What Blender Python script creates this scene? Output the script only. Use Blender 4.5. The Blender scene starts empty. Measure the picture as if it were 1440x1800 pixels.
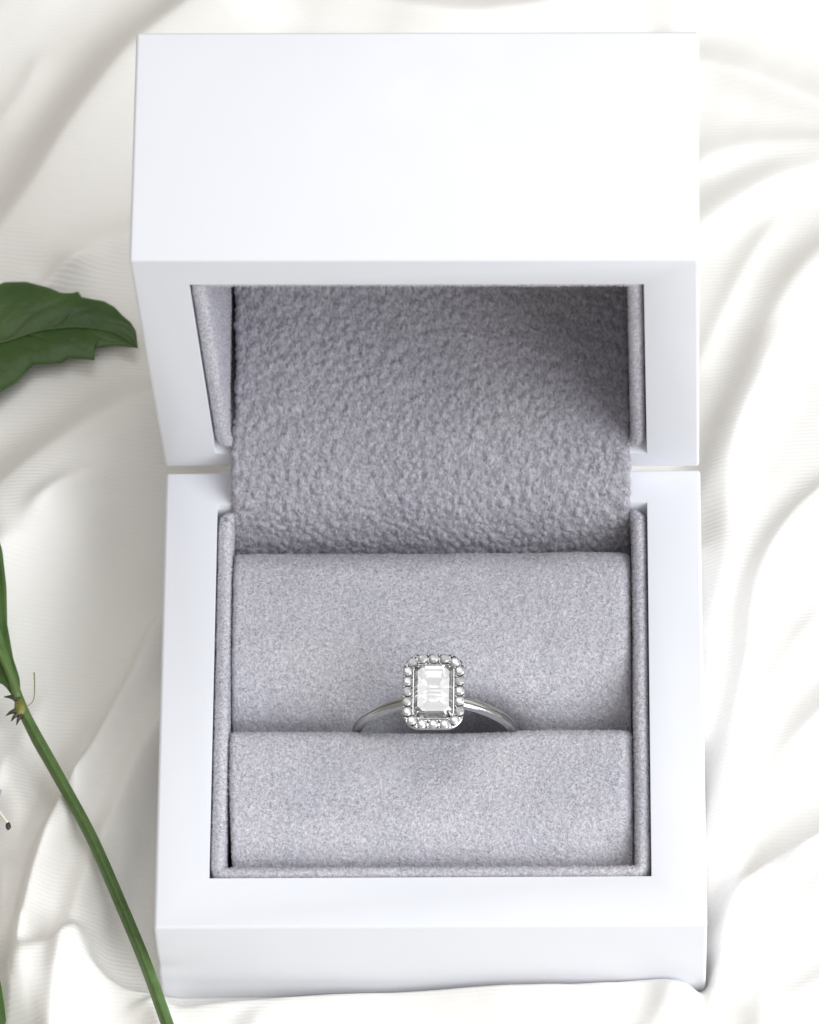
import bpy, bmesh, math, random
import numpy as np
from mathutils import Vector, Matrix, noise as mnoise

random.seed(7)
rng = np.random.default_rng(11)
scn = bpy.context.scene
S = 0.001                                   # everything below is written in millimetres
col = scn.collection

# ------------------------------------------------------------------ camera
cd = bpy.data.cameras.new('camera'); cam = bpy.data.objects.new('camera', cd); col.objects.link(cam)
cam.location = (46.484 * S, -373.26 * S, 745.622 * S)
cam.rotation_euler = (math.radians(30.524), math.radians(1.304), math.radians(0.357))
cd.sensor_fit = 'HORIZONTAL'; cd.sensor_width = 36.0; cd.lens = 329.03
cd.clip_start = 0.02; cd.clip_end = 20.0
cd.dof.use_dof = True; cd.dof.focus_distance = 0.822; cd.dof.aperture_fstop = 70
scn.camera = cam

# ------------------------------------------------------------------ world and lamps
w = bpy.data.worlds.new('World'); scn.world = w; w.use_nodes = True
bg = w.node_tree.nodes['Background']
bg.inputs[0].default_value = (1.0, 0.945, 0.865, 1); bg.inputs[1].default_value = 0.34

def area(name, loc, target, size, power, color, sy=None):
    l = bpy.data.lights.new(name, 'AREA'); o = bpy.data.objects.new(name, l); col.objects.link(o)
    l.shape = 'RECTANGLE'; l.size = size; l.size_y = sy or size; l.energy = power; l.color = color
    o.location = loc
    o.rotation_euler = (Vector(target) - Vector(loc)).to_track_quat('-Z', 'Y').to_euler()
    return o
# a daylight window to the right of the table, a little towards the viewer
area('window_light', (1.42, -0.72, 1.10), (0.03, 0.03, 0.03), 1.70, 40.0, (0.925, 0.96, 1.0), 1.40)
# a broad fill lamp added overhead to brighten stones, metal and upper faces
area('overhead_fill_light', (0.42, -0.35, 1.46), (0.03, 0.03, 0.03), 2.0, 9.2, (0.955, 0.975, 1.0), 2.0)
# a small lamp added behind the box so the stone's flat reflects white
area('stone_reflection_light', (0.05, 0.56, 1.33), (0.03, 0.03, 0.03), 0.50, 2.3, (0.97, 0.985, 1.0), 0.42)

scn.view_settings.view_transform = 'Standard'
scn.view_settings.look = 'None'
scn.view_settings.exposure = 0.0
scn.view_settings.gamma = 1.0
scn.render.engine = 'CYCLES'
cy = scn.cycles
cy.max_bounces = 14; cy.transmission_bounces = 12; cy.glossy_bounces = 6; cy.diffuse_bounces = 5
cy.use_denoising = True
cy.caustics_refractive = True; cy.caustics_reflective = False

# ------------------------------------------------------------------ materials
def mat(name):
    m = bpy.data.materials.new(name); m.use_nodes = True
    nt = m.node_tree; b = nt.nodes['Principled BSDF']
    return m, nt, b
def N(nt, kind, **kw):
    n = nt.nodes.new(kind)
    for k, v in kw.items():
        if k.startswith('_'): n.inputs[k[1:]].default_value = v
        else: setattr(n, k, v)
    return n
def ramp(nt, src, stops):
    r = nt.nodes.new('ShaderNodeValToRGB'); e = r.color_ramp.elements
    while len(e) < len(stops): e.new(0.5)
    for i, (p, c) in enumerate(stops): e[i].position = p; e[i].color = (*c, 1)
    nt.links.new(src, r.inputs[0]); return r

def coords(nt, scale=(1, 1, 1), rot=(0, 0, 0)):
    tc = N(nt, 'ShaderNodeTexCoord'); mp = N(nt, 'ShaderNodeMapping')
    mp.inputs['Scale'].default_value = scale; mp.inputs['Rotation'].default_value = rot
    nt.links.new(tc.outputs['Object'], mp.inputs['Vector'])
    return mp.outputs['Vector']

def lacquer():
    m, nt, b = mat('white_lacquer')
    v = coords(nt)
    n = N(nt, 'ShaderNodeTexNoise', _Scale=45.0, _Detail=3.0)
    nt.links.new(v, n.inputs['Vector'])
    r = ramp(nt, n.outputs['Fac'], [(0.3, (0.795, 0.807, 0.855)), (0.7, (0.812, 0.822, 0.867))])
    nt.links.new(r.outputs[0], b.inputs['Base Color'])
    b.inputs['Specular IOR Level'].default_value = 0.35
    rn = N(nt, 'ShaderNodeTexNoise', _Scale=130.0, _Detail=5.0, _Roughness=0.7); nt.links.new(v, rn.inputs['Vector'])
    rr = ramp(nt, rn.outputs['Fac'], [(0.35, (0.30,) * 3), (0.65, (0.44,) * 3)]); nt.links.new(rr.outputs[0], b.inputs['Roughness'])
    f = N(nt, 'ShaderNodeTexNoise', _Scale=420.0, _Detail=4.0); nt.links.new(v, f.inputs['Vector'])
    bp = N(nt, 'ShaderNodeBump', _Strength=0.10, _Distance=0.00012)
    nt.links.new(f.outputs['Fac'], bp.inputs['Height']); nt.links.new(bp.outputs[0], b.inputs['Normal'])
    return m

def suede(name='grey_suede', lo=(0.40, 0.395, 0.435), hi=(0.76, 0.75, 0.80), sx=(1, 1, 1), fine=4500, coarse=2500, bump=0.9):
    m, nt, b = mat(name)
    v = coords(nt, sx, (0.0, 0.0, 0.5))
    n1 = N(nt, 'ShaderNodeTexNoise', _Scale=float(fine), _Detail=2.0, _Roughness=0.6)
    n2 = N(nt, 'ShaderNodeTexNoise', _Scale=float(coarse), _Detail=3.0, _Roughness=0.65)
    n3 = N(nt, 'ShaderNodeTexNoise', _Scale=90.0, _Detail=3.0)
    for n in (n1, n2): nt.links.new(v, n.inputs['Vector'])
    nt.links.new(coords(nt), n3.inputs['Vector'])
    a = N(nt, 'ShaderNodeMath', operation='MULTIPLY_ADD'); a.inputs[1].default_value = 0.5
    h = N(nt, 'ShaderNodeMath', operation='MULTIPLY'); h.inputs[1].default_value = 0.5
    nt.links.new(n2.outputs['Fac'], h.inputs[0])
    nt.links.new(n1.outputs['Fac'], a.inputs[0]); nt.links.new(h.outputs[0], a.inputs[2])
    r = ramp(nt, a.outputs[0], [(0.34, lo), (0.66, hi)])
    r3 = ramp(nt, n3.outputs['Fac'], [(0.3, (0.93, 0.93, 0.95)), (0.7, (1.05, 1.04, 1.03))])
    mx = N(nt, 'ShaderNodeMixRGB', blend_type='MULTIPLY'); mx.inputs[0].default_value = 1.0
    nt.links.new(r.outputs[0], mx.inputs[1]); nt.links.new(r3.outputs[0], mx.inputs[2])
    nt.links.new(mx.outputs[0], b.inputs['Base Color'])
    b.inputs['Roughness'].default_value = 0.95
    b.inputs['Specular IOR Level'].default_value = 0.08
    b.inputs['Sheen Weight'].default_value = 0.12; b.inputs['Sheen Roughness'].default_value = 0.5
    bp = N(nt, 'ShaderNodeBump', _Strength=bump, _Distance=0.00022)
    nt.links.new(a.outputs[0], bp.inputs['Height']); nt.links.new(bp.outputs[0], b.inputs['Normal'])
    return m

def cloth_material():
    m, nt, b = mat('ivory_satin')
    v = coords(nt)
    n = N(nt, 'ShaderNodeTexNoise', _Scale=22.0, _Detail=3.0); nt.links.new(v, n.inputs['Vector'])
    r = ramp(nt, n.outputs['Fac'], [(0.3, (0.865, 0.842, 0.80)), (0.7, (0.885, 0.868, 0.835))])
    nt.links.new(r.outputs[0], b.inputs['Base Color'])
    b.inputs['Roughness'].default_value = 0.5
    b.inputs['Specular IOR Level'].default_value = 0.3
    b.inputs['Sheen Weight'].default_value = 0.1
    wv = N(nt, 'ShaderNodeTexWave', _Scale=620.0, _Distortion=1.2); wv.bands_direction = 'Y'
    nt.links.new(v, wv.inputs['Vector'])
    wx = N(nt, 'ShaderNodeTexWave', _Scale=900.0, _Distortion=1.0); wx.bands_direction = 'X'
    nt.links.new(v, wx.inputs['Vector'])
    ad = N(nt, 'ShaderNodeMath', operation='MULTIPLY_ADD'); ad.inputs[1].default_value = 0.2
    nt.links.new(wx.outputs['Fac'], ad.inputs[0]); nt.links.new(wv.outputs['Fac'], ad.inputs[2])
    bp = N(nt, 'ShaderNodeBump', _Strength=0.36, _Distance=0.00008)
    nt.links.new(ad.outputs[0], bp.inputs['Height']); nt.links.new(bp.outputs[0], b.inputs['Normal'])
    return m

def plant(name, c0, c1, rough=0.42, scale=160.0, trans=0.0):
    m, nt, b = mat(name)
    n = N(nt, 'ShaderNodeTexNoise', _Scale=scale, _Detail=4.0); nt.links.new(coords(nt), n.inputs['Vector'])
    r = ramp(nt, n.outputs['Fac'], [(0.3, c0), (0.7, c1)])
    nt.links.new(r.outputs[0], b.inputs['Base Color'])
    b.inputs['Roughness'].default_value = rough
    b.inputs['Specular IOR Level'].default_value = 0.4
    if trans: b.inputs['Subsurface Weight'].default_value = trans; b.inputs['Subsurface Scale'].default_value = 0.0006
    f = N(nt, 'ShaderNodeTexNoise', _Scale=1500.0, _Detail=3.0); nt.links.new(coords(nt), f.inputs['Vector'])
    bp = N(nt, 'ShaderNodeBump', _Strength=0.35, _Distance=0.0002)
    nt.links.new(f.outputs['Fac'], bp.inputs['Height']); nt.links.new(bp.outputs[0], b.inputs['Normal'])
    return m

def metal():
    m, nt, b = mat('polished_platinum')
    n = N(nt, 'ShaderNodeTexNoise', _Scale=900.0, _Detail=3.0); nt.links.new(coords(nt), n.inputs['Vector'])
    r = ramp(nt, n.outputs['Fac'], [(0.3, (0.18,) * 3), (0.7, (0.28,) * 3)])
    nt.links.new(r.outputs[0], b.inputs['Roughness'])
    b.inputs['Base Color'].default_value = (0.58, 0.575, 0.57, 1); b.inputs['Metallic'].default_value = 1.0
    return m

def diamond(name, milk):
    m = bpy.data.materials.new(name); m.use_nodes = True; nt = m.node_tree
    nt.nodes.remove(nt.nodes['Principled BSDF'])
    g = N(nt, 'ShaderNodeBsdfGlass', _IOR=2.42, _Roughness=0.0); g.inputs['Color'].default_value = (1, 1, 1, 1)
    # plain white diffuse mixed into the glass, a painted stand-in for bright sparkle
    d = N(nt, 'ShaderNodeBsdfDiffuse'); d.inputs['Color'].default_value = (0.97, 0.97, 0.98, 1)
    mx = N(nt, 'ShaderNodeMixShader'); mx.inputs[0].default_value = milk
    nt.links.new(g.outputs[0], mx.inputs[1]); nt.links.new(d.outputs[0], mx.inputs[2])
    nt.links.new(mx.outputs[0], nt.nodes['Material Output'].inputs[0])
    return m

M_LAC = lacquer()
M_SUE = suede()
M_SUF = suede('grey_suede_shaded', lo=(0.26, 0.25, 0.28), hi=(0.56, 0.55, 0.60), fine=3300, coarse=2000, sx=(1.25, 0.8, 0.8), bump=1.0)  # flap copy of the suede, its colour darkened for shade inside the lid
M_CLO = cloth_material()
M_MET = metal()
M_DIA = diamond('clear_stone', 0.08); M_DIB = diamond('small_clear_stone', 0.30)
M_LEAF = plant('leaf_green', (0.034, 0.085, 0.014), (0.066, 0.132, 0.028), trans=0.15)
M_VEIN = plant('leaf_vein_green', (0.085, 0.15, 0.04), (0.11, 0.18, 0.05))
M_STEM = plant('stem_green', (0.06, 0.115, 0.025), (0.105, 0.18, 0.055), rough=0.35, scale=420.0)
M_BUD = plant('bud_olive', (0.14, 0.15, 0.03), (0.24, 0.23, 0.06), scale=900.0)
M_SCALE = plant('dry_scale_brown', (0.035, 0.03, 0.022), (0.08, 0.07, 0.05), scale=1500.0)
M_FIL = plant('filament_cream', (0.75, 0.72, 0.6), (0.82, 0.8, 0.68), scale=900.0)
M_ANT = plant('anther_brown', (0.03, 0.018, 0.014), (0.07, 0.045, 0.035), scale=1500.0)
M_PET = plant('petal_lilac', (0.42, 0.40, 0.48), (0.62, 0.6, 0.66), scale=500.0, trans=0.2)

# ------------------------------------------------------------------ helpers
def link_mesh(name, verts, faces, m, parent=None, smooth=True, uv=None):
    me = bpy.data.meshes.new(name)
    me.from_pydata([tuple(float(c) * S for c in v) for v in verts], [], faces)
    me.update()
    bm = bmesh.new(); bm.from_mesh(me); bmesh.ops.recalc_face_normals(bm, faces=bm.faces); bm.to_mesh(me); bm.free()
    if smooth: me.shade_smooth()
    me.materials.append(m)
    o = bpy.data.objects.new(name, me); col.objects.link(o)
    if parent: o.parent = parent
    return o
def bm_obj(name, bm, m, parent=None, smooth=False, angle=None):
    """bm is written in millimetres"""
    for v in bm.verts: v.co *= S
    bmesh.ops.recalc_face_normals(bm, faces=bm.faces)
    me = bpy.data.meshes.new(name); bm.to_mesh(me); bm.free()
    if smooth: me.shade_smooth()
    if angle is not None: me.set_sharp_from_angle(angle=math.radians(angle))
    me.materials.append(m)
    o = bpy.data.objects.new(name, me); col.objects.link(o)
    if parent: o.parent = parent
    return o
def thing(name, label, cat, loc=(0, 0, 0), group=None):
    o = bpy.data.objects.new(name, None); col.objects.link(o); o.empty_display_size = 0.005
    o['label'] = label; o['category'] = cat
    if group: o['group'] = group
    return o
def catmull(P, n):
    P = np.array(P, float); k = len(P)
    Q = np.vstack([2 * P[0] - P[1], P, 2 * P[-1] - P[-2]])
    out = []
    for i in range(k - 1):
        p0, p1, p2, p3 = Q[i:i + 4]
        for t in np.linspace(0, 1, n, endpoint=False):
            out.append(0.5 * ((2 * p1) + (-p0 + p2) * t + (2 * p0 - 5 * p1 + 4 * p2 - p3) * t * t + (-p0 + 3 * p1 - 3 * p2 + p3) * t ** 3))
    out.append(P[-1]); return np.array(out)
def resample(P, n):
    P = np.array(P, float); d = np.r_[0, np.cumsum(np.linalg.norm(np.diff(P, axis=0), axis=1))]
    t = np.linspace(0, d[-1], n)
    return np.stack([np.interp(t, d, P[:, i]) for i in range(P.shape[1])], 1)
def tube(path, radii, seg=12, ridges=0.0, closed_ends=True):
    P = np.array(path, float); n = len(P); T = np.gradient(P, axis=0); T /= np.linalg.norm(T, axis=1)[:, None]
    up = np.array([0, 0, 1.0]); verts = []; faces = []
    for i in range(n):
        a = np.cross(T[i], up)
        if np.linalg.norm(a) < 1e-3: a = np.array([1.0, 0, 0])
        a /= np.linalg.norm(a); b = np.cross(a, T[i])
        for k in range(seg):
            th = 2 * math.pi * k / seg
            r = radii[i] * (1 + ridges * math.cos(5 * th))
            verts.append(P[i] + r * (math.cos(th) * a + math.sin(th) * b))
    for i in range(n - 1):
        for k in range(seg):
            k2 = (k + 1) % seg
            faces.append((i * seg + k, i * seg + k2, (i + 1) * seg + k2, (i + 1) * seg + k))
    if closed_ends:
        faces.append(tuple(range(seg))[::-1]); faces.append(tuple((n - 1) * seg + k for k in range(seg)))
    return verts, faces

# ------------------------------------------------------------------ frames of the box
HB = 24.0                                   # height of the base shell
W, D, L = 60.0, 57.36, 26.63
def rotm(e):
    a, b, c = e
    Rx = np.array([[1, 0, 0], [0, math.cos(a), -math.sin(a)], [0, math.sin(a), math.cos(a)]])
    Ry = np.array([[math.cos(b), 0, math.sin(b)], [0, 1, 0], [-math.sin(b), 0, math.cos(b)]])
    Rz = np.array([[math.cos(c), -math.sin(c), 0], [math.sin(c), math.cos(c), 0], [0, 0, 1]])
    return Rz @ Ry @ Rx
AN = 1.722
u0 = np.array([0, math.cos(AN), math.sin(AN)]); v0 = np.array([0, math.sin(AN), -math.cos(AN)])
H0 = np.array([0, D + 0.648, 0.194]); MR = rotm([0, -0.011, -0.014]); OO = H0 + np.array([W / 2, 0, 0])
LO = (H0 - OO) @ MR.T + OO + np.array([-0.119, 0, 0]) + np.array([0, 0, HB])
EX, EU, EV = MR @ np.array([1.0, 0, 0]), MR @ u0, MR @ v0
def lid(x, u, v): return LO + x * EX + u * EU + v * EV       # u: up along the rim, v: depth into the lid

def shell(name, dims, inner, depth, parent, tf, bev, bev_in):
    """open tray: outer dims (A,B,H) with the opening at h = 0 and the closed side at h = H; tf maps (a,b,h) to space"""
    A, B, Hh, b0 = dims
    ia0, ib0, ia1, ib1 = inner
    bm = bmesh.new()
    o = [bm.verts.new(p) for p in ((0, b0, 0), (A, b0, 0), (A, B, 0), (0, B, 0))]
    ob = [bm.verts.new(p) for p in ((0, b0, Hh), (A, b0, Hh), (A, B, Hh), (0, B, Hh))]
    i_ = [bm.verts.new(p) for p in ((ia0, ib0, 0), (ia1, ib0, 0), (ia1, ib1, 0), (ia0, ib1, 0))]
    ib = [bm.verts.new(p) for p in ((ia0, ib0, depth), (ia1, ib0, depth), (ia1, ib1, depth), (ia0, ib1, depth))]
    for k in range(4):
        q = (k + 1) % 4
        bm.faces.new((o[k], o[q], i_[q], i_[k])); bm.faces.new((o[k], ob[k], ob[q], o[q])); bm.faces.new((i_[k], i_[q], ib[q], ib[k]))
    bm.faces.new(ob); bm.faces.new(ib)
    bmesh.ops.recalc_face_normals(bm, faces=bm.faces)
    vs = set(o) | set(ob)
    e_out = [e for e in bm.edges if e.verts[0] in vs and e.verts[1] in vs and len([f for f in e.link_faces]) == 2]
    e_out = [e for e in e_out]
    bmesh.ops.bevel(bm, geom=e_out, offset=bev, segments=4, profile=0.5, affect='EDGES')
    r_in = [e for e in bm.edges if all(abs(v.co.z) < 1e-6 and ia0 - .01 < v.co.x < ia1 + .01 and ib0 - .01 < v.co.y < ib1 + .01 for v in e.verts)]
    bmesh.ops.bevel(bm, geom=r_in, offset=bev_in, segments=2, profile=0.5, affect='EDGES')
    for v in bm.verts:
        v.co = Vector(tf(*v.co))
    return bm_obj(name, bm, M_LAC, parent, smooth=True, angle=34)

box = thing('ring_box', 'open white lacquered ring box lined with grey suede on the white satin', 'ring box')
IX0, IX1, IY0, IY1 = 5.85, 54.0, 6.1, 53.25
base = shell('box_base', (W, D + 0.2, HB - 0.3, 0), (IX0, IY0, IX1, IY1), HB - 3, box, lambda a, b, h: (a, b, HB - h), 0.38, 0.10)
base['label'] = 'lower half of the box that holds the cushions'
UX0, UX1, U0, U1 = 5.88, 54.16, 3.9, 51.0
lidp = shell('box_lid', (W, D, L, -0.12), (UX0, U0, UX1, U1), 23.4, box, lambda a, b, h: lid(a, b, h), 0.38, 0.10)
lidp['label'] = 'raised lid standing open behind the base'

# ------------------------------------------------------------------ padded linings
def card(path, thick, d_in, d_out, tf, name, parent, m, sub=6, wob=0.04, seed=0):
    """a padded card standing in the opening: path (a,b) is its centre line, h from d_out (top, rounded) down to d_in"""
    P = resample(path, max(60, int(2.2 * sum(math.dist(path[i], path[i + 1]) for i in range(len(path) - 1)))))
    n = len(P); T = np.gradient(P, axis=0); T /= np.linalg.norm(T, axis=1)[:, None]; Nn = np.stack([-T[:, 1], T[:, 0]], 1)
    r = thick / 2; prof = [(-r, d_in)] + [(-r, d_out + r + (d_in - d_out - r) * f) for f in (0.6, 0.25, 0.08)]
    for k in range(9):
        th = math.pi * (1 - k / 8.0); prof.append((r * math.cos(th), d_out + r - r * math.sin(th)))
    prof += [(r, d_out + r + (d_in - d_out - r) * f) for f in (0.08, 0.25, 0.6)] + [(r, d_in)]
    k_ = len(prof); V = []; F = []
    for i in range(n):
        e = min(i, n - 1 - i) / 3.0; sc = 1.0 if e >= 1 else math.sqrt(max(0.05, 1 - (1 - e) ** 2))
        for (o, h) in prof:
            wv = wob * mnoise.noise(Vector((P[i][0] * .35, P[i][1] * .35, seed + h * .2)))
            q = P[i] + Nn[i] * (o * sc + wv)
            V.append(tf(q[0], q[1], h + (1 - sc) * 0.5 * r + wv * 0.6))
    for i in range(n - 1):
        for k in range(k_ - 1):
            F.append((i * k_ + k, i * k_ + k + 1, (i + 1) * k_ + k + 1, (i + 1) * k_ + k))
        F.append((i * k_ + k_ - 1, i * k_, (i + 1) * k_, (i + 1) * k_ + k_ - 1))
    F.append(tuple(range(k_))); F.append(tuple((n - 1) * k_ + k for k in range(k_)))
    return link_mesh(name, V, F, m, parent)

bt = lambda a, b, h: np.array([a, b, HB - h])
TH = 1.42
g_ = 0.22
def rounded(P, r, n=6):
    out = [P[0]]
    for i in range(1, len(P) - 1):
        a, b, c = map(np.array, (P[i - 1], P[i], P[i + 1])); a = (a - b) / np.linalg.norm(a - b); c = (c - b) / np.linalg.norm(c - b)
        for t in np.linspace(0, 1, n): out.append(tuple(b + a * r * (1 - t) ** 2 + c * r * t ** 2))
    out.append(P[-1]); return out
cl = g_ + TH / 2
base_path = [(IX0 + cl + 0.9, IY1 - 0.75), (IX0 + cl + 0.12, IY1 - 1.1), (IX0 + cl, IY1 - 2.2), (IX0 + cl, IY0 + cl), (IX1 - cl, IY0 + cl), (IX1 - cl, IY1 - 2.2), (IX1 - cl - 0.12, IY1 - 1.1), (IX1 - cl - 0.9, IY1 - 0.7)]
card(rounded(base_path, 0.9, 5), TH, 20.0, 0.35, bt, 'base_lining', base, M_SUE, seed=3)
BLN = bpy.data.objects['base_lining']
lt = lambda a, b, h: lid(a, b, h)
lid_path = [(UX0 + cl + 1.5, U0 + 0.95), (UX0 + cl + .35, U0 + 1.2), (UX0 + cl, U0 + 2.6), (UX0 + cl, U1 - cl), (UX1 - cl, U1 - cl), (UX1 - cl, U0 + 2.6), (UX1 - cl - .35, U0 + 1.2), (UX1 - cl - 1.5, U0 + 0.95)]
card(rounded(lid_path, 0.5, 4), TH, 22.6, 0.35, lt, 'lid_lining', lidp, M_SUE, seed=9)
LLN = bpy.data.objects['lid_lining']

def field(P, wl, seed, n=22):
    r = np.random.default_rng(seed); out = np.zeros((len(P), 3))
    for k in range(n):
        d = r.normal(size=3); d /= np.linalg.norm(d); f = 2 * math.pi / (wl * r.uniform(.6, 1.6))
        out += np.sin((P @ d) * f + r.uniform(0, 6.28))[:, None] * r.normal(size=3)
    return out / math.sqrt(n)
def pebble(P, cell, M3):
    """rounded grains: 0 in the seams, 1 on the crowns"""
    Q = (P @ M3) / cell; I = np.floor(Q); f1 = np.full(len(P), 9.0); f2 = np.full(len(P), 9.0)
    for a in (-1, 0, 1):
        for b in (-1, 0, 1):
            for c in (-1, 0, 1):
                J = I + (a, b, c); h = J @ np.array([127.1, 311.7, 74.7]); h2 = J @ np.array([269.5, 183.3, 246.1]); h3 = J @ np.array([113.5, 271.9, 124.6])
                R_ = np.stack([np.sin(h) * 43758.5453, np.sin(h2) * 43758.5453, np.sin(h3) * 43758.5453], 1); R_ -= np.floor(R_)
                d = np.linalg.norm(J + R_ - Q, axis=1); f2 = np.minimum(f2, np.maximum(f1, d)); f1 = np.minimum(f1, d)
    return np.clip((f2 - f1) * 1.6, 0, 1) ** .6 * .6 + np.clip(1 - f1, 0, 1) * .4
def nap(o, dens, length, width, lean, clump, wl, seed, keep, m, stretch=(1, 1, 1), peb=None):
    """the short pile of the suede: one tapering fibre per triangle"""
    me = o.data; me.calc_loop_triangles(); n = len(me.vertices)
    co = np.empty(n * 3); me.vertices.foreach_get('co', co); co = co.reshape(-1, 3) / S
    vn = np.empty(n * 3); me.vertex_normals.foreach_get('vector', vn); vn = vn.reshape(-1, 3)
    tr = np.empty(len(me.loop_triangles) * 3, dtype=np.int32); me.loop_triangles.foreach_get('vertices', tr); tr = tr.reshape(-1, 3)
    A, B, C_ = co[tr[:, 0]], co[tr[:, 1]], co[tr[:, 2]]; ce = (A + B + C_) / 3; fn = np.cross(B - A, C_ - A); ar = np.linalg.norm(fn, axis=1) / 2
    ok = keep(ce, fn / (2 * ar[:, None] + 1e-12)); tr = tr[ok]; ar = ar[ok]
    r = np.random.default_rng(seed); cnt = int(ar.sum() * dens); pick = r.choice(len(tr), cnt, p=ar / ar.sum())
    a = r.random(cnt); b = r.random(cnt); fl_ = a + b > 1; a[fl_] = 1 - a[fl_]; b[fl_] = 1 - b[fl_]; c = 1 - a - b
    t = tr[pick]; P = co[t[:, 0]] * a[:, None] + co[t[:, 1]] * b[:, None] + co[t[:, 2]] * c[:, None]
    Nn = vn[t[:, 0]] * a[:, None] + vn[t[:, 1]] * b[:, None] + vn[t[:, 2]] * c[:, None]; Nn /= np.linalg.norm(Nn, axis=1)[:, None]
    if peb:
        amp, cell, M3 = peb; h0 = pebble(P, cell, M3); e_ = .05; G_ = np.stack([(pebble(P + e_ * np.eye(3)[k], cell, M3) - h0) / e_ for k in range(3)], 1)
        G_ -= Nn * (G_ * Nn).sum(1)[:, None]; P = P + Nn * (h0 * amp - .03)[:, None]; Nn = Nn - np.clip(G_ * amp, -1.6, 1.6); Nn /= np.linalg.norm(Nn, axis=1)[:, None]
    d = Nn + np.array(lean) + clump * field(P * np.array(stretch), wl, seed + 1) + .24 * r.normal(size=(cnt, 3)); 
    d /= np.linalg.norm(d, axis=1)[:, None]; k = (d * Nn).sum(1); d += Nn * np.clip(.25 - k, 0, 1)[:, None]
    ln = length * r.uniform(.6, 1.3, cnt)[:, None]; sd = np.cross(d, r.normal(size=(cnt, 3))); sd /= np.linalg.norm(sd, axis=1)[:, None]
    V_ = np.stack([P - sd * width - Nn * .02, P + sd * width - Nn * .02, P + d * ln], 1).reshape(-1, 3) * S
    nm = bpy.data.meshes.new('nap'); nm.vertices.add(len(V_)); nm.vertices.foreach_set('co', V_.ravel())
    nm.loops.add(len(V_)); nm.loops.foreach_set('vertex_index', np.arange(len(V_), dtype=np.int32))
    nm.polygons.add(cnt); nm.polygons.foreach_set('loop_start', np.arange(0, cnt * 3, 3, dtype=np.int32)); nm.update(); nm.materials.append(m)
    q = bpy.data.objects.new('nap', nm); col.objects.link(q); q.parent = o; q['kind'] = 'stuff'; return q
PEBM = rotm([0, 0, -0.5]) @ np.diag([1.0, 0.46, 0.46])
up_only = lambda ce, fn: (ce[:, 2] > HB - 9)
# hinge flap: one suede sheet from the back of the lid, over the hinge, down behind the rear cushion
FX0, FX1 = 7.62, 51.92
LP = [(46, 21.6), (30, 21.4), (18, 20.9), (13.2, 19.8), (10.8, 17.8), (9.5, 14.8), (8.7, 11.2), (7.7, 7.0), (6.4, 2.6)]
nx = 200
def prof_at(x):
    a_ = [(p[1], p[2]) for p in (lid(x, u, v) for u, v in LP)]
    return resample(catmull(a_ + [(57.6, HB + 5.2), (55.6, HB + 3.3), (53.9, HB + 1.5), (52.7, HB - 0.3), (52.0, HB - 2.4), (51.4, HB - 5.6), (50.3, HB - 10), (50.0, HB - 17)], 10), 420)
PL, PR = prof_at(0), prof_at(60)
pp = (PL + PR) / 2
m_z = lambda i: pp[i, 1]
V = []; F = []
tt = np.gradient(pp, axis=0); tt /= np.linalg.norm(tt, axis=1)[:, None]; nn = np.stack([-tt[:, 1], tt[:, 0]], 1)
if nn[190][1] < 0: nn = -nn
yr, zr = pp[:, 0], pp[:, 1]
for side, off in ((0, 0.0), (1, -0.55)):
    for i in range(len(pp)):
        for j in range(nx + 1):
            s = j / nx; e = min(s, 1 - s) * (FX1 - FX0)
            rd = 0.0 if e > 0.5 else -0.25 * (1 - math.sqrt(max(0, 1 - (1 - e / 0.5) ** 2)))
            bulge = 0.10 * mnoise.noise(Vector((s * 5, i * 0.02, 4.0)))
            x = FX0 + s * (FX1 - FX0) + (0.06 * mnoise.noise(Vector((i * 0.05, side, 1.0))) if s < .5 else 0.05 * mnoise.noise(Vector((i * 0.05, 7, 1.0))))
            gp = min(1, max(0, (m_z(i) - HB - 4.5) / 3.0)); x += 0.62 * gp * max(0, 1 - s * 8)
            m_ = PL[i] + (PR[i] - PL[i]) * x / 60.0
            k = rd + off + bulge
            V.append((x, m_[0] + nn[i][0] * k, m_[1] + nn[i][1] * k))
n1 = len(pp) * (nx + 1); ro = nx + 1
for s_ in (0, n1):
    for i in range(len(pp) - 1):
        for j in range(nx): F.append((s_ + i * ro + j, s_ + i * ro + j + 1, s_ + (i + 1) * ro + j + 1, s_ + (i + 1) * ro + j))
for i in range(len(pp) - 1):
    F.append((i * ro, (i + 1) * ro, n1 + (i + 1) * ro, n1 + i * ro)); F.append((i * ro + nx, n1 + i * ro + nx, n1 + (i + 1) * ro + nx, (i + 1) * ro + nx))
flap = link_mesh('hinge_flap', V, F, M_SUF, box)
def grain(o, amp, cell, M3):
    me = o.data; n = len(me.vertices); co = np.empty(n * 3); me.vertices.foreach_get('co', co); co = co.reshape(-1, 3) / S
    vn = np.empty(n * 3); me.vertex_normals.foreach_get('vector', vn); vn = vn.reshape(-1, 3)
    wv = field(co, 1.6, 77) * .16
    co += vn * (pebble(co + wv, cell, M3) * amp)[:, None]; me.vertices.foreach_set('co', (co * S).ravel()); me.update()
grain(flap, 0.44, 0.92, rotm([0, 0, -0.5]) @ np.diag([1.0, 0.62, 0.62]))
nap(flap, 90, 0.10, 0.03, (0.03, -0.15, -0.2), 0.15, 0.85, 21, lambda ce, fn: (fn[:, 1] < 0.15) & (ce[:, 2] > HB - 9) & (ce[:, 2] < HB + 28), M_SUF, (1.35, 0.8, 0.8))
flap['label'] = 'suede sheet running from the lid down over the hinge'

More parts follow.
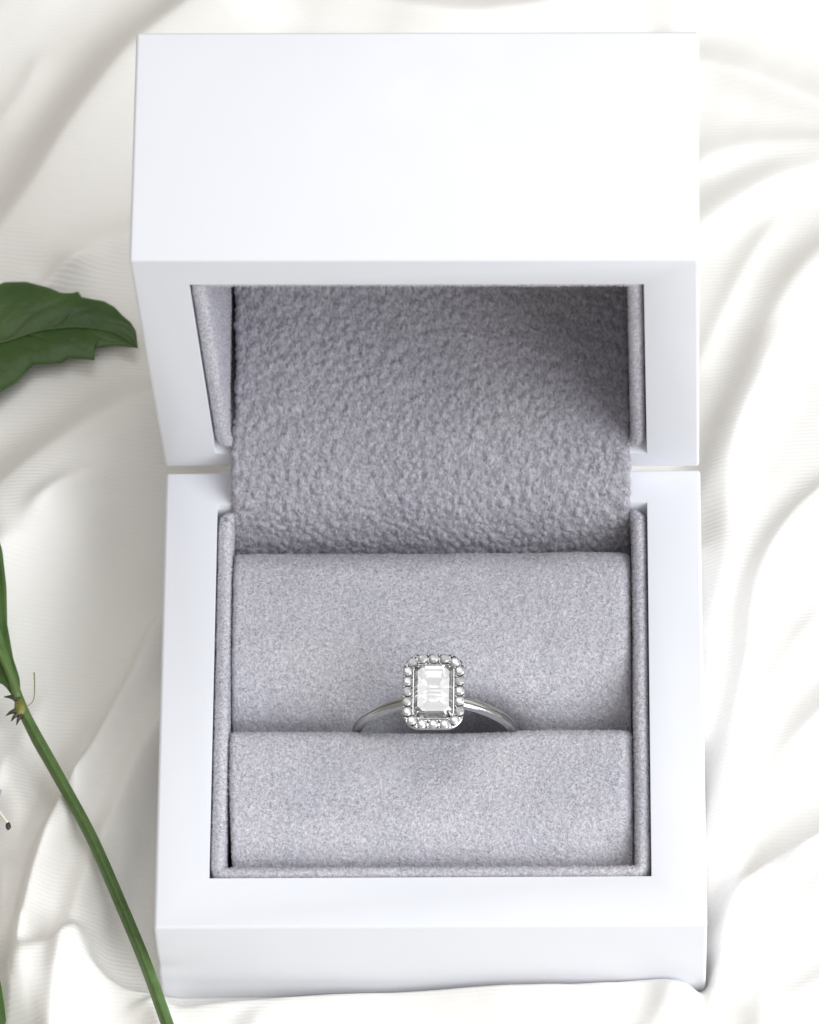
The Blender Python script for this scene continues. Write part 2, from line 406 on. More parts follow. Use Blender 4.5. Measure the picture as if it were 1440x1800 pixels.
nap(BLN, 60, 0.20, 0.035, (0, -.1, 0), 0.4, 0.7, 51, lambda ce, fn: ce[:, 2] > HB - 5, M_SUE)
nap(LLN, 45, 0.20, 0.035, (0, -.1, 0), 0.4, 0.7, 52, lambda ce, fn: ce[:, 2] < HB + 55, M_SUE)
# cushions
def cushion(name, y0, y1, top, rb, rf, label, ringgap=0.0, seed=0, crest=0.12):
    x0, x1 = 7.85, 51.95; bot = 4.0; nx, nt_ = 190, 110
    # profile from back bottom over the top to front bottom, as (y,z)
    P = [(y1, bot), (y1, top - 1.5 * rb)]
    for k in range(9):
        th = (k / 8.0) * math.pi / 2; P.append((y1 - rb + rb * math.cos(th), top - rb + rb * math.sin(th)))
    ym = (y0 + rf + y1 - rb) / 2; half = (y1 - rb - y0 - rf) / 2
    P[2:2] = []
    for k in range(1, 14):
        y = (y1 - rb) + ((y0 + rf) - (y1 - rb)) * k / 14.0; P.append((y, top + crest * (1 - ((y - ym) / half) ** 2) ** 2))
    for k in range(9):
        th = math.pi / 2 + (k / 8.0) * math.pi / 2; P.append((y0 + rf + rf * math.cos(th), top - rf + 1.0 * rf * math.sin(th)))
    P += [(y0, max(bot + 1, top - 1.4 * rf)), (y0, bot)]
    P = resample(P, nt_)
    V = []; F = []
    for j in range(nx + 1):
        s = j / nx
        s = 0.5 - 0.5 * math.cos(math.pi * s) if True else s
        x = x0 + s * (x1 - x0); eL, eR = x - x0, x1 - x
        RL, RR = 0.5, 1.5
        dl = 0 if eL > RL else RL * (1 - math.sqrt(max(0, 1 - (1 - eL / RL) ** 2)))
        dr = 0 if eR > RR else 0.8 * RR * (1 - math.sqrt(max(0, 1 - (1 - eR / RR) ** 2)))
        for i in range(nt_):
            y, z = P[i]; f = (z - bot) / (top - bot)
            z2 = z - (dl + dr) * max(0, f) ** 2
            z2 += 0.12 * mnoise.noise(Vector((x * .16, y * .16, seed))) * f
            yy = y + 0.14 * mnoise.noise(Vector((x * .12, z * .1, seed + 5.0)))
            if ringgap:
                gsn = math.exp(-((x - 30.4) / 8.5) ** 4); yy += ringgap * gsn * max(0, 1 - abs(y - (y0 if ringgap > 0 else y1)) / 6.0) ** 2
            xx = x + (0.45 * max(0, min(1, (19 - y) / 10)) * max(0, 1 - (x - x0) / 6) if y1 < 30 else 0)
            V.append((xx, yy, z2))
    for j in range(nx):
        for i in range(nt_ - 1): F.append((j * nt_ + i, j * nt_ + i + 1, (j + 1) * nt_ + i + 1, (j + 1) * nt_ + i))
    F.append(tuple(range(nt_))); F.append(tuple(nx * nt_ + i for i in range(nt_)))
    for j in range(nx): F.append((j * nt_, (j + 1) * nt_, (j + 1) * nt_ + nt_ - 1, j * nt_ + nt_ - 1))
    o = link_mesh(name, V, F, M_SUE, base); o['label'] = label
    grain(o, 0.14, 0.54, rotm([0, 0, -0.5]) @ np.diag([1.0, 0.7, 0.7]))
    nap(o, 75, 0.14, 0.032, (0.05, -0.2, -0.1), 0.28, 0.7, 30 + seed, up_only, M_SUE)
    return o
cushion('cushion', 27.1, 49.35, HB - 0.95, 5.0, 10.0, 'rear padded roll behind the ring', ringgap=4.5, seed=2)
cushion('cushion', 7.75, 25.4, HB - 1.0, 1.8, 7.5, 'front padded roll before the ring', ringgap=-0.35, seed=8)

# ------------------------------------------------------------------ ring
ring = thing('diamond_ring', 'silver halo ring with a clear step-cut stone held upright between the grey cushions', 'ring')
RC = np.array([30.37, 25.6, HB - 3.35]); LEAN = math.radians(2.6)
RM = Matrix.Rotation(LEAN, 3, 'X')
ring.location = RC * S; ring.rotation_euler = (LEAN, 0, math.radians(-0.6))
def band():
    n = 160; V = []; F = []
    prof0 = [(-1, 0), (-1, .55), (-.93, .78), (-.72, .90), (-.34, .96), (-.16, .93), (-.06, .72), (0, .64), (.06, .72), (.16, .93), (.34, .96), (.72, .90), (.93, .78), (1, .55), (1, 0), (.6, -.06), (0, -.08), (-.6, -.06)]
    k = len(prof0)
    for i in range(n):
        th = 2 * math.pi * i / n; up = max(0.0, math.cos(th))          # 0 at the head
        wd = 0.50 + 0.18 * max(0, math.cos(th)) ** 2
        ri = 8.35; th_ = 0.80 + 0.15 * (1 - up)
        # cathedral shoulders rise to the head
        lift = 0.0 * math.exp(-((min(th, 2 * math.pi - th) - 0.42) / 0.22) ** 2)
        for (a, b) in prof0:
            r = ri + b * (th_ + lift) - 0.22 * math.exp(-((min(th, 2 * math.pi - th) - 0.80) / 0.38) ** 2)
            V.append((r * math.sin(th), a * wd, r * math.cos(th)))
    for i in range(n):
        i2 = (i + 1) % n
        for q in range(k): F.append((i * k + q, i * k + (q + 1) % k, i2 * k + (q + 1) % k, i2 * k + q))
    o = link_mesh('band', V, F, M_MET, ring); o.data.set_sharp_from_angle(angle=math.radians(40)); return o
band()

HW, HL = 3.42, 4.62          # half width and half length of the halo
ZH = 10.65                   # height of the halo plane over the ring's centre
def chamfer(hw, hl, c, n=1):
    return [(hw - c, hl), (-hw + c, hl), (-hw, hl - c), (-hw, -hl + c), (-hw + c, -hl), (hw - c, -hl), (hw, -hl + c), (hw, hl - c)]
def rrect(hw, hl, r, n=8):
    out = []
    for cx, cy_, a0 in ((hw - r, hl - r, 0), (-hw + r, hl - r, 90), (-hw + r, -hl + r, 180), (hw - r, -hl + r, 270)):
        for k in range(n + 1):
            a = math.radians(a0 + 90 * k / n); out.append((cx + r * math.cos(a), cy_ + r * math.sin(a)))
    return out
def loft(rings, close_first=True, close_last=True):
    V = []; F = []; k = len(rings[0])
    for r in rings: V += r
    for i in range(len(rings) - 1):
        for q in range(k): F.append((i * k + q, i * k + (q + 1) % k, (i + 1) * k + (q + 1) % k, (i + 1) * k + q))
    if close_first: F.append(tuple(range(k)))
    if close_last: F.append(tuple((len(rings) - 1) * k + q for q in range(k)))
    return V, F
# halo plate: a ring-shaped tray, with an opening under the centre stone
def lift3(pts, z): return [(x, y, z) for x, y in pts]
rg = [lift3(rrect(HW - .6, HL - .6, 1.4), ZH - 1.25), lift3(rrect(HW - .22, HL - .22, 1.75), ZH - .55), lift3(rrect(HW - .08, HL - .08, 1.9), ZH - .15), lift3(rrect(HW - .08, HL - .08, 1.9), ZH + .02), lift3(rrect(HW - .15, HL - .15, 1.85), ZH + .07),
      lift3(rrect(HW - .2, HL - .2, 1.8), ZH - .10), lift3(rrect(2.3, 3.38, .75), ZH - .10), lift3(rrect(2.26, 3.34, .75), ZH + .05), lift3(rrect(2.14, 3.22, .7), ZH + .05), lift3(rrect(2.0, 3.0, .6), ZH - 1.25)]
V, F = loft(rg + [rg[0]], False, False)
halo = link_mesh('halo', V, F, M_MET, ring, smooth=False)
# gallery basket under the head
rg = [lift3(rrect(1.0, 1.2, .6, 5), 8.9), lift3(rrect(1.45, 2.0, .6, 5), 9.3), lift3(rrect(2.05, 3.05, .7, 5), ZH - 1.22)]
rg2 = [[(x * .86, y * .86, z + .02) for x, y, z in r] for r in rg[::-1]]
V, F = loft(rg + rg2 + [rg[0]], False, False)
link_mesh('gallery', V, F, M_MET, ring, smooth=False)

# centre stone: step (emerald) cut
def step_cut(hw, hl, c, z0):
    r = []
    for f, z, cc in ((0.80, 0.72, .80), (0.87, 0.60, .86), (0.94, 0.42, .94), (1.0, 0.18, 1.0), (1.0, 0.10, 1.0), (0.80, -0.52, .95), (0.46, -1.4, .85), (0.18, -2.10, .7)):
        # steps keep a constant border rather than a constant ratio
        b = hw * (1 - f); r.append(lift3(chamfer(hw - b, hl - b * 1.12, c * cc * (1 if f > .5 else .45)), z0 + z))
    V, F = loft(r, True, False)
    k = len(V); V += [(0, hl * .40, z0 - 2.5), (0, -hl * .40, z0 - 2.5)]
    a = (len(r) - 1) * 8; q = [a + i for i in range(8)]
    # keel
    F += [(q[0], q[1], k), (q[1], q[2], k), (q[2], q[3], k + 1, k), (q[3], q[4], k + 1), (q[4], q[5], k + 1), (q[5], q[6], k + 1), (q[6], q[7], k, k + 1), (q[7], q[0], k)]
    return V, F
V, F = step_cut(2.16, 3.22, 0.72, ZH + 0.05)
cs = link_mesh('centre_stone', V, F, M_DIA, ring, smooth=False); cs['label'] = 'large clear step-cut centre stone'
# claws
for sx in (-1, 1):
    for sy in (-1, 1):
        c = np.array([sx * 1.90, sy * 2.96]); d = np.array([sx, sy]) / math.sqrt(2)
        pts = [(*(c + d * .05), ZH - 1.0), (*(c + d * .10), ZH + .1), (*(c + d * .04), ZH + .38), (*(c - d * .20), ZH + .58), (*(c - d * .42), ZH + .64)]
        pts = resample(catmull(pts, 5), 16); V, F = tube(pts, np.linspace(.24, .13, 16), 10)
        link_mesh('claw', V, F, M_MET, ring)
# halo stones
def brilliant(r):
    bm = bmesh.new(); k = 8; T = []; C = []; G = []; G2 = []
    for i in range(k): a = 2 * math.pi * i / k; T.append(bm.verts.new((.56 * r * math.cos(a), .56 * r * math.sin(a), .34 * r)))
    for i in range(k): a = 2 * math.pi * (i + .5) / k; C.append(bm.verts.new((.80 * r * math.cos(a), .80 * r * math.sin(a), .20 * r)))
    for i in range(2 * k):
        a = math.pi * i / k; G.append(bm.verts.new((r * math.cos(a), r * math.sin(a), .03 * r))); G2.append(bm.verts.new((r * math.cos(a), r * math.sin(a), -.03 * r)))
    P = [bm.verts.new((.42 * r * math.cos(2 * math.pi * (i + .5) / k), .42 * r * math.sin(2 * math.pi * (i + .5) / k), -.52 * r)) for i in range(k)]
    tip = bm.verts.new((0, 0, -.88 * r)); bm.faces.new(T)
    for i in range(k):
        j = (i + 1) % k
        bm.faces.new((T[i], T[j], C[i])); bm.faces.new((C[i - 1], T[i], C[i])); bm.faces.new((C[i - 1], C[i], G[2 * i]))
        bm.faces.new((C[i], G[2 * i], G[2 * i + 1])); bm.faces.new((C[i], G[2 * i + 1], G[(2 * i + 2) % 16]))
        bm.faces.new((P[i], G2[2 * i], G2[2 * i + 1])); bm.faces.new((P[i], G2[2 * i + 1], G2[(2 * i + 2) % 16])); bm.faces.new((P[i - 1], P[i], G2[2 * i]))
        bm.faces.new((P[i], P[j], tip))
    for i in range(16): bm.faces.new((G[i], G[(i + 1) % 16], G2[(i + 1) % 16], G2[i]))
    bmesh.ops.recalc_face_normals(bm, faces=bm.faces)
    for v in bm.verts: v.co *= S
    me = bpy.data.meshes.new('halo_stone'); bm.to_mesh(me); bm.free(); me.materials.append(M_DIB); return me
mid = np.array(rrect((HW + 2.3) / 2 - .02, (HL + 3.4) / 2 - .02, 1.6, 12)); mid = np.vstack([mid, mid[:1]])
NS = 20
cen = resample(mid, NS * 12 + 1)[:-1]
# start so that stones sit evenly over the short sides
start = int(np.argmin(np.abs(cen[:, 0]) + (cen[:, 1] < 0) * 50)); cen = np.roll(cen, -start, axis=0)
stone_me = brilliant(0.56)
for i in range(NS):
    p = cen[i * 12]
    o = bpy.data.objects.new('halo_stone', stone_me); col.objects.link(o); o.parent = ring
    o.location = (p[0] * S, p[1] * S, (ZH + 0.12) * S)
    o.rotation_euler = (rng.uniform(-.09, .09), rng.uniform(-.09, .09), rng.uniform(0, 3))
bm = bmesh.new(); bmesh.ops.create_uvsphere(bm, u_segments=10, v_segments=7, radius=0.15 * S)
bead_me = bpy.data.meshes.new('bead'); bm.to_mesh(bead_me); bm.free(); bead_me.materials.append(M_MET); bead_me.shade_smooth()
for i in range(NS):
    a = i * 12 + 6; p = cen[a]; t = cen[(a + 1) % len(cen)] - cen[a - 1]; t /= np.linalg.norm(t); n_ = np.array([t[1], -t[0]])
    for sgn in (-1, 1):
        q = p + n_ * sgn * 0.44
        o = bpy.data.objects.new('bead', bead_me); col.objects.link(o); o.parent = ring
        o.location = (q[0] * S, q[1] * S, (ZH + 0.14) * S)

# ------------------------------------------------------------------ satin cloth
def axis(lo, a, b, hi, fine, coarse):
    A = list(np.arange(a, b, fine)); L_ = []; x = a
    st = fine
    while x > lo: st = min(st * 1.12, coarse); x -= st; L_.append(x)
    R_ = []; x = A[-1]; st = fine
    while x < hi: st = min(st * 1.12, coarse); x += st; R_.append(x)
    return np.array(L_[::-1] + A + R_)
xs = axis(-330, -32, 86, 380, 0.34, 7); ys = axis(-200, -14, 142, 430, 0.36, 7)
Xg, Yg = np.meshgrid(xs, ys)
def vnoise(X, Y, wl, seed):
    r = np.random.default_rng(seed); Z = np.zeros_like(X)
    for k in range(14):
        a = r.uniform(0, 2 * math.pi); f = 2 * math.pi / (wl * r.uniform(.6, 1.7)); Z += np.sin(f * (X * math.cos(a) + Y * math.sin(a)) + r.uniform(0, 6.28))
    return Z / 14 * 1.9
def ridge(pts, h, wl, wr, X, Y, fade=(6, 6), power=1.7):
    """crest along pts; wl is the width of the flank on the left of the way, wr on the right"""
    P = resample(catmull(pts, 8), 60); best = np.full(X.shape, 1e9); sd = np.zeros(X.shape); tpos = np.zeros(X.shape)
    L_ = np.r_[0, np.cumsum(np.linalg.norm(np.diff(P, axis=0), axis=1))]
    for i in range(len(P) - 1):
        a, b = P[i], P[i + 1]; d = b - a; l2 = (d ** 2).sum(); t = np.clip(((X - a[0]) * d[0] + (Y - a[1]) * d[1]) / l2, 0, 1)
        qx, qy = X - a[0] - t * d[0], Y - a[1] - t * d[1]; q = qx * qx + qy * qy; m = q < best
        best = np.where(m, q, best); cr = d[0] * qy - d[1] * qx; sd = np.where(m, np.sign(cr), sd); tpos = np.where(m, L_[i] + t * math.sqrt(l2), tpos)
    dist = np.sqrt(best); wd = np.where(sd > 0, wl, wr)
    f = np.clip(tpos / max(fade[0], .01), 0, 1); g = np.clip((L_[-1] - tpos) / max(fade[1], .01), 0, 1)
    f = f * f * (3 - 2 * f); g = g * g * (3 - 2 * g)
    pr = np.exp(-(dist * dist / (wd * wd) + .02) ** (power / 2))
    return h * pr * f * g
wx = Xg + 1.2 * vnoise(Xg, Yg, 22, 1); wy = Yg + 1.2 * vnoise(Xg, Yg, 22, 2)
Z = 8.6 + 1.5 * vnoise(Xg, Yg, 60, 5) + 0.35 * vnoise(Xg, Yg, 19, 6)
RIDGES = [
 # left of the box, from the top of the picture down
 ([(-30, 84), (-19, 99), (-12, 112), (-4, 124), (8, 136)], 4.2, 3.6, 7.5, (8, 8)),
 ([(-44, 112), (-30, 122), (-20, 133), (-10, 146)], 3.0, 6, 8, (8, 8)),
 ([(-16, 91), (-9, 96), (0, 98), (8, 99)], 1.6, 3, 3.5, (5, 5)),
 ([(-40, 46), (-24, 58), (-14, 68), (-2, 75.5), (12, 79)], 3.2, 3.2, 9, (8, 8)),
 ([(-34, 30), (-24, 46), (-15, 57), (-6, 62)], 2.4, 6, 5, (8, 8)),
 ([(-36, 66), (-24, 72), (-12, 80), (-3, 84)], 1.6, 4, 4, (8, 5)),
 ([(4, 53), (-1.3, 46.5), (-4.2, 38), (-9.3, 26), (-14.5, 11), (-17, -8)], 4.6, 4.8, 1.0, (2, 8)),
 ([(6, 42), (-1.5, 31), (-5.2, 21), (-9.0, 9), (-11.2, -5), (-12, -18)], 3.4, 3.0, 2.0, (3, 8)),
 ([(-22, 36), (-17, 24), (-16.5, 14), (-19, 2)], 1.6, 3, 3, (5, 5)),
 ([(-15.6, 9), (-15.4, 2), (-14.0, -8)], 0.8, 1.6, 1.9, (3, 3)),
 ([(-13.2, 5), (-13.0, -2), (-12.2, -10)], 0.6, 1.4, 1.6, (3, 3)),
 # swell in front of the box
 ([(-10, 6.5), (-7.6, 1.6), (-4.2, -1.0), (-0.4, -1.6), (1.8, -3.2), (7, -2.6), (17, -1.8), (35, -1.2), (51, -0.5), (56, -0.8), (60.2, -2.7)], 4.4, 1.1, 7.0, (3, 3)),
 ([(24, -1.6), (40, -1.0), (52, -0.6), (57, -0.8), (61, -3)], 1.9, 1.0, 6.0, (14, 3)),
 ([(9, -3), (12, -9), (14, -20)], 1.5, 2.2, 3.6, (3, 3)),
 ([(-2, -2), (0, -6), (-2, -14)], 1.3, 1.2, 2.0, (1, 4)),
 ([(56.5, 0), (55, -5), (49, -12)], 1.4, 3.0, 1.8, (2, 4)),
 # right of the box: long folds that fan out from its front corner
 ([(60.3, -4.5), (61.2, 1), (63.0, 9.0), (66.2, 12.9), (74, 17.2), (88, 22)], 4.6, 1.0, 9, (3, 8)),
 ([(60, 2.0), (63.2, 12), (66.5, 22), (71, 31), (80, 41)], 2.4, 2.4, 1.2, (4, 8)),
 ([(59, 8.0), (62.4, 20), (66.0, 31), (69.5, 40), (76, 50)], 1.8, 2.0, 1.3, (4, 8)),
 ([(59, 14), (62.2, 27), (65.2, 41), (66.6, 52), (71, 60), (82, 68)], 3.0, 1.2, 3.6, (4, 8)),
 ([(58, 30), (61.2, 42), (62.4, 54), (65, 70), (71, 88)], 2.2, 2.4, 2.4, (4, 8)),
 ([(60, 60), (65, 76), (72, 92), (84, 104)], 1.6, 2.4, 3.4, (6, 8)),
 ([(66, 6), (70, 14), (77, 22), (88, 30)], 1.3, 1.6, 1.6, (4, 8)),
 ([(58, 97), (64, 102), (72, 107), (88, 111)], 2.2, 4, 1.6, (4, 8)),
 ([(58, 107), (66, 111), (78, 111), (90, 108)], 1.4, 3, 1.8, (4, 8)),
 ([(54, 122), (63, 121), (74, 116.5), (90, 110)], 2.8, 4, 2.0, (4, 8)),
 ([(64, -8), (70, -2), (80, 3), (90, 4)], 1.8, 2.4, 2.4, (4, 8)),
 ([(61, -6), (67, -9.5), (80, -18)], 2.0, 1.2, 4, (2, 6)),
 # behind the lid
 ([(-10, 140), (6, 132), (22, 130.5), (34, 129), (50, 131), (64, 130)], 2.4, 3, 2.2, (6, 6)),
 ([(28, 142), (44, 136), (58, 133.5), (74, 131)], 2.2, 3, 3, (6, 6)),
]
for k, (x0_, y0_) in enumerate(((60.2, -2), (60.2, 6), (60.4, 15), (60.4, 24), (60.8, 34), (61, 47), (61, 64), (61, 82), (66, -4), (69, 4))):
    r = np.random.default_rng(300 + k); a = math.radians(r.uniform(58, 74)); ln = r.uniform(16, 26); b_ = r.uniform(-3, 3)
    RIDGES.append(([(x0_ - 2, y0_ - 4), (x0_ + .28 * ln * math.cos(a) - .1 * b_, y0_ + .28 * ln * math.sin(a)), (x0_ + .65 * ln * math.cos(a) + .3 * b_, y0_ + .65 * ln * math.sin(a)), (x0_ + ln * math.cos(a) + 2, y0_ + ln * math.sin(a) - .2 * abs(b_))], r.uniform(.4, .8), r.uniform(1.4, 2.8), r.uniform(1.4, 2.8), (4, 6)))
for k, (x0_, y0_, a_) in enumerate(((-8, 30, 70), (-12, 22, 74), (-18, 30, 66), (-6, 12, 80), (-19, 8, 85), (-12, 62, 42), (-20, 52, 50), (-14, 90, 48), (-20, 118, 60))):
    r = np.random.default_rng(400 + k); a = math.radians(a_ + r.uniform(-5, 5)); ln = r.uniform(14, 22); q_ = np.array([math.cos(a), math.sin(a)]) * ln / 2; n_ = np.array([-q_[1], q_[0]]) * r.uniform(-.2, .2); c = np.array([x0_, y0_])
    RIDGES.append(([tuple(c - q_), tuple(c + n_), tuple(c + q_)], r.uniform(.6, 1.2), r.uniform(.8, 2.2), r.uniform(.8, 2.2), (5, 5)))
for k in range(16):      # further folds out of the picture
    r = np.random.default_rng(100 + k); a = r.uniform(0, 2 * math.pi); c = np.array([27 + 150 * math.cos(a) * r.uniform(.75, 1.6), 62 + 165 * math.sin(a) * r.uniform(.75, 1.6)])
    d = r.uniform(0, math.pi); e = np.array([math.cos(d), math.sin(d)]) * r.uniform(30, 60); q = np.array([-e[1], e[0]]) * r.uniform(-.3, .3)
    RIDGES.append(([tuple(c - e), tuple(c + q), tuple(c + e)], r.uniform(3, 6), r.uniform(4, 9), r.uniform(3, 7), (15, 15)))
for pts, h, wl, wr, fd in RIDGES:
    P = np.array(pts)
    if P[:, 0].min() > 56 and P[0, 1] > 0: h *= .85
    if P[:, 0].max() < 14: h *= 1.22
    m = (Xg > P[:, 0].min() - 45) & (Xg < P[:, 0].max() + 45) & (Yg > P[:, 1].min() - 45) & (Yg < P[:, 1].max() + 45)
    Z[m] += ridge(pts, h, wl, wr, wx[m] * .35 + Xg[m] * .65, wy[m] * .35 + Yg[m] * .65, fd)
# fine slack in the weave, running with the folds
def slack(X, Y, ang, wl, seed, amp):
    c_, s_ = math.cos(ang), math.sin(ang); A_ = (X * c_ + Y * s_) * .16; B_ = -X * s_ + Y * c_
    return amp * vnoise(A_, B_, wl, seed)
mr = 1 / (1 + np.exp(-(Xg - 30) / 6))
mr = mr * (1 - .6 / (1 + np.exp(-(Yg - 88) / 5)))
Z += mr * (slack(Xg, Yg, math.radians(68), 6.5, 61, .11) + slack(wx, wy, math.radians(60), 3.2, 62, .02))
Z += 1 / (1 + np.exp((Xg - 30) / 6)) * (slack(Xg, Yg, math.radians(55), 7.5, 63, .14) + slack(wx, wy, math.radians(64), 3.4, 64, .02))
# the hollow the box sits in
dx = np.maximum(np.maximum(-Xg, Xg - W), 0); dy = np.maximum(np.maximum(-Yg, Yg - (D + .2)), 0); dd = np.hypot(dx, dy)
ins = np.maximum(np.minimum(np.minimum(Xg, W - Xg), np.minimum(Yg, D + .2 - Yg)), 0)
t = 1 - np.clip(ins / 1.6, 0, 1); t = t * t * (3 - 2 * t)
under = np.clip(dd / 14, 0, 1)
Z = Z * (0.80 + 0.20 * under)
Z = (1 - t) * -0.35 + t * Z
# keep the cloth clear of the lid that leans over it
far = (Xg > -2) & (Xg < 62) & (Yg > D) & (Yg < D + 32); Z[far] = np.minimum(Z[far], 19.5)
SZ = HB - 9.0
st_pts = [(-22.5, 52, SZ + 2.4), (-18.6, 40, SZ + 1.4), (-16.3, 33.1, SZ + .6), (-14.5, 29.1, SZ + .2), (-11.8, 24.0, SZ), (-7.8, 16.1, SZ), (-4.1, 7.2, SZ), (-1.2, -0.2, SZ), (1.2, -7.1, SZ - .2), (5, -18, SZ - .6), (9, -32, SZ - 1)]
sp_ = resample(catmull(st_pts, 10), 90); ds = np.full(Xg.shape, 1e9); zs_ = np.zeros(Xg.shape)
for p in sp_:
    q_ = (Xg - p[0]) ** 2 + (Yg - p[1]) ** 2; m_ = q_ < ds; ds[m_] = q_[m_]; zs_[m_] = p[2]
cap = zs_ - 0.75 + np.maximum(np.sqrt(ds) - 1.0, 0) * .55; kk = 3.0
Z = np.where(Z - cap > -4, cap - np.log1p(np.exp(-kk * (Z - cap))) / kk, Z)
ny_, nx_ = Xg.shape
me = bpy.data.meshes.new('satin_cloth')
co = np.stack([Xg.ravel(), Yg.ravel(), Z.ravel()], 1) * S
idx = np.arange(ny_ * nx_).reshape(ny_, nx_)
q = np.stack([idx[:-1, :-1].ravel(), idx[:-1, 1:].ravel(), idx[1:, 1:].ravel(), idx[1:, :-1].ravel()], 1)
me.vertices.add(len(co)); me.vertices.foreach_set('co', co.ravel())
me.loops.add(q.size); me.loops.foreach_set('vertex_index', q.ravel().astype(np.int32))
me.polygons.add(len(q)); me.polygons.foreach_set('loop_start', np.arange(0, q.size, 4, dtype=np.int32))
me.update(); me.validate(); me.shade_smooth(); me.materials.append(M_CLO)
cloth = bpy.data.objects.new('satin_cloth', me); col.objects.link(cloth)
cloth['label'] = 'ivory white satin cloth lying in soft folds under and around the box'; cloth['category'] = 'cloth'
def ground(x, y):
    i = int(np.clip(np.searchsorted(ys, y), 0, len(ys) - 1)); j = int(np.clip(np.searchsorted(xs, x), 0, len(xs) - 1)); return float(Z[i, j])

# ------------------------------------------------------------------ leafy stem
def leaf_blade(name, outline_top, outline_bot, mid, zf, m, parent, nu=60, nv=9, cup=0.5, thick=0.22, seed=0, vein=0.0):
    """blade between two edge lines that share base and tip with the midrib; zf(x,y) gives the height"""
    A = resample(outline_top, nu); B = resample(outline_bot, nu); C = resample(catmull(mid, 8), nu); V = []; F = []
    for s_ in (0, 1):
        for i in range(nu):
            for j in range(-nv, nv + 1):
                f = abs(j) / nv; e = A[i] if j > 0 else B[i]; p = C[i] * (1 - f) + e * f
                wdt = np.linalg.norm(e - C[i])
                z = zf(p[0], p[1]) + cup * math.sin(f * math.pi * .8) * min(1, wdt / 5) + 0.25 * mnoise.noise(Vector((p[0] * .3, p[1] * .3, seed)))
                # side veins pressed into the blade
                z -= vein * max(0, math.sin((i / nu * 9 - f * 1.6) * 2 * math.pi)) ** 6 * f * (1 - f) * 2
                V.append((p[0], p[1], z - s_ * thick * (1 if 0 < i < nu - 1 else 1)))
    k = 2 * nv + 1; n_ = nu * k
    for i in range(nu - 1):
        for j in range(k - 1):
            F.append((i * k + j, i * k + j + 1, (i + 1) * k + j + 1, (i + 1) * k + j)); F.append((n_ + i * k + j, n_ + (i + 1) * k + j, n_ + (i + 1) * k + j + 1, n_ + i * k + j + 1))
        F.append((i * k, (i + 1) * k, n_ + (i + 1) * k, n_ + i * k)); F.append((i * k + k - 1, n_ + i * k + k - 1, n_ + (i + 1) * k + k - 1, (i + 1) * k + k - 1))
    for j in range(k - 1):
        F.append((j, n_ + j, n_ + j + 1, j + 1)); a = (nu - 1) * k; F.append((a + j, a + j + 1, n_ + a + j + 1, n_ + a + j))
    return link_mesh(name, V, F, m, parent)

# big serrated leaf on the left, its tip beside the lid
LZ = HB - 11.5
leaf = thing('serrated_leaf', 'large dark green leaf with toothed edge reaching in from the left beside the lid', 'leaf')
topE = [(-42, 76.5), (-34, 83.5), (-27, 87.2), (-20.3, 88.5), (-17.3, 88.6), (-14.7, 87.7), (-13.2, 86.9), (-12.0, 86.9), (-11.2, 87.2), (-10.8, 86.4), (-8.2, 85.8), (-6.9, 84.9), (-6.0, 83.8), (-5.0, 82.8), (-4.35, 81.6), (-4.1, 79.5)]
botE = [(-42, 76.5), (-36, 71.0), (-28, 69.0), (-23.5, 70.6), (-21.2, 72.6), (-19.8, 73.3), (-17.9, 74.8), (-16.0, 77.0), (-13.0, 77.15), (-11.9, 77.9), (-9.0, 77.6), (-9.2, 79.3), (-6.9, 79.75), (-4.1, 79.5)]
midE = [(-42, 76.5), (-30, 77.6), (-20, 80.0), (-15.2, 81.7), (-10.3, 82.1), (-6.5, 81.2), (-4.1, 79.5)]
topE, botE, midE = [[(x - 0.3, y + 2.0) for x, y in e_] for e_ in (topE, botE, midE)]
lz = lambda x, y: LZ + 0.10 * (x + 20) * -0.15 - 0.010 * (y - 80) ** 2 * .6
leaf_blade('blade', topE, botE, midE, lz, M_LEAF, leaf, nu=150, nv=12, cup=0.5, seed=2, vein=0.25)
P = resample(catmull(midE, 8), 50); P3 = [(p[0], p[1], lz(*p) + 0.14) for p in P]
V, F = tube(P3, np.linspace(.26, .04, 50), 8); link_mesh('midrib', V, F, M_VEIN, leaf)
for (i, dx_, dy_) in ((18, 6.0, 6.4), (27, 5.0, 4.5), (34, 4.2, 3.0), (15, 5.2, -3.6), (24, 5.0, -3.4), (32, 3.5, -2.2)):
    a = P[i]; b = a + np.array([dx_, dy_]) * .82; c = (a + b) / 2 + np.array([.5, -.2 * np.sign(dy_)])
    q = resample(catmull([a, c, b], 8), 16); V, F = tube([(p[0], p[1], lz(*p) + 0.20 + .30 * math.sin(min(1, k / 12) * 2.4)) for k, p in enumerate(q)], np.linspace(.07, .03, 16), 6)
    link_mesh('side_vein', V, F, M_VEIN, leaf)
# its stalk lying on the cloth, out of the picture
q = resample(catmull([midE[0], (-54, 75.5, ), (-64, 72)], 8), 20); V, F = tube([(p[0], p[1], lz(midE[0][0], midE[0][1]) * (1 - k / 19) + (k / 19) * (ground(p[0], p[1]) + .6)) for k, p in enumerate(q)], np.linspace(.45, .7, 20), 8)
link_mesh('leaf_stalk', V, F, M_STEM, leaf)

sprig = thing('green_stem', 'slender green stem with a leaf and a small bud crossing the cloth at lower left', 'stem')
P = resample(catmull(st_pts, 10), 120)
rad = np.interp(np.arange(120), [0, 22, 34, 45, 119], [.46, .52, .70, .66, .72])
V, F = tube(P, rad, 20, ridges=0.045); link_mesh('stem', V, F, M_STEM, sprig)
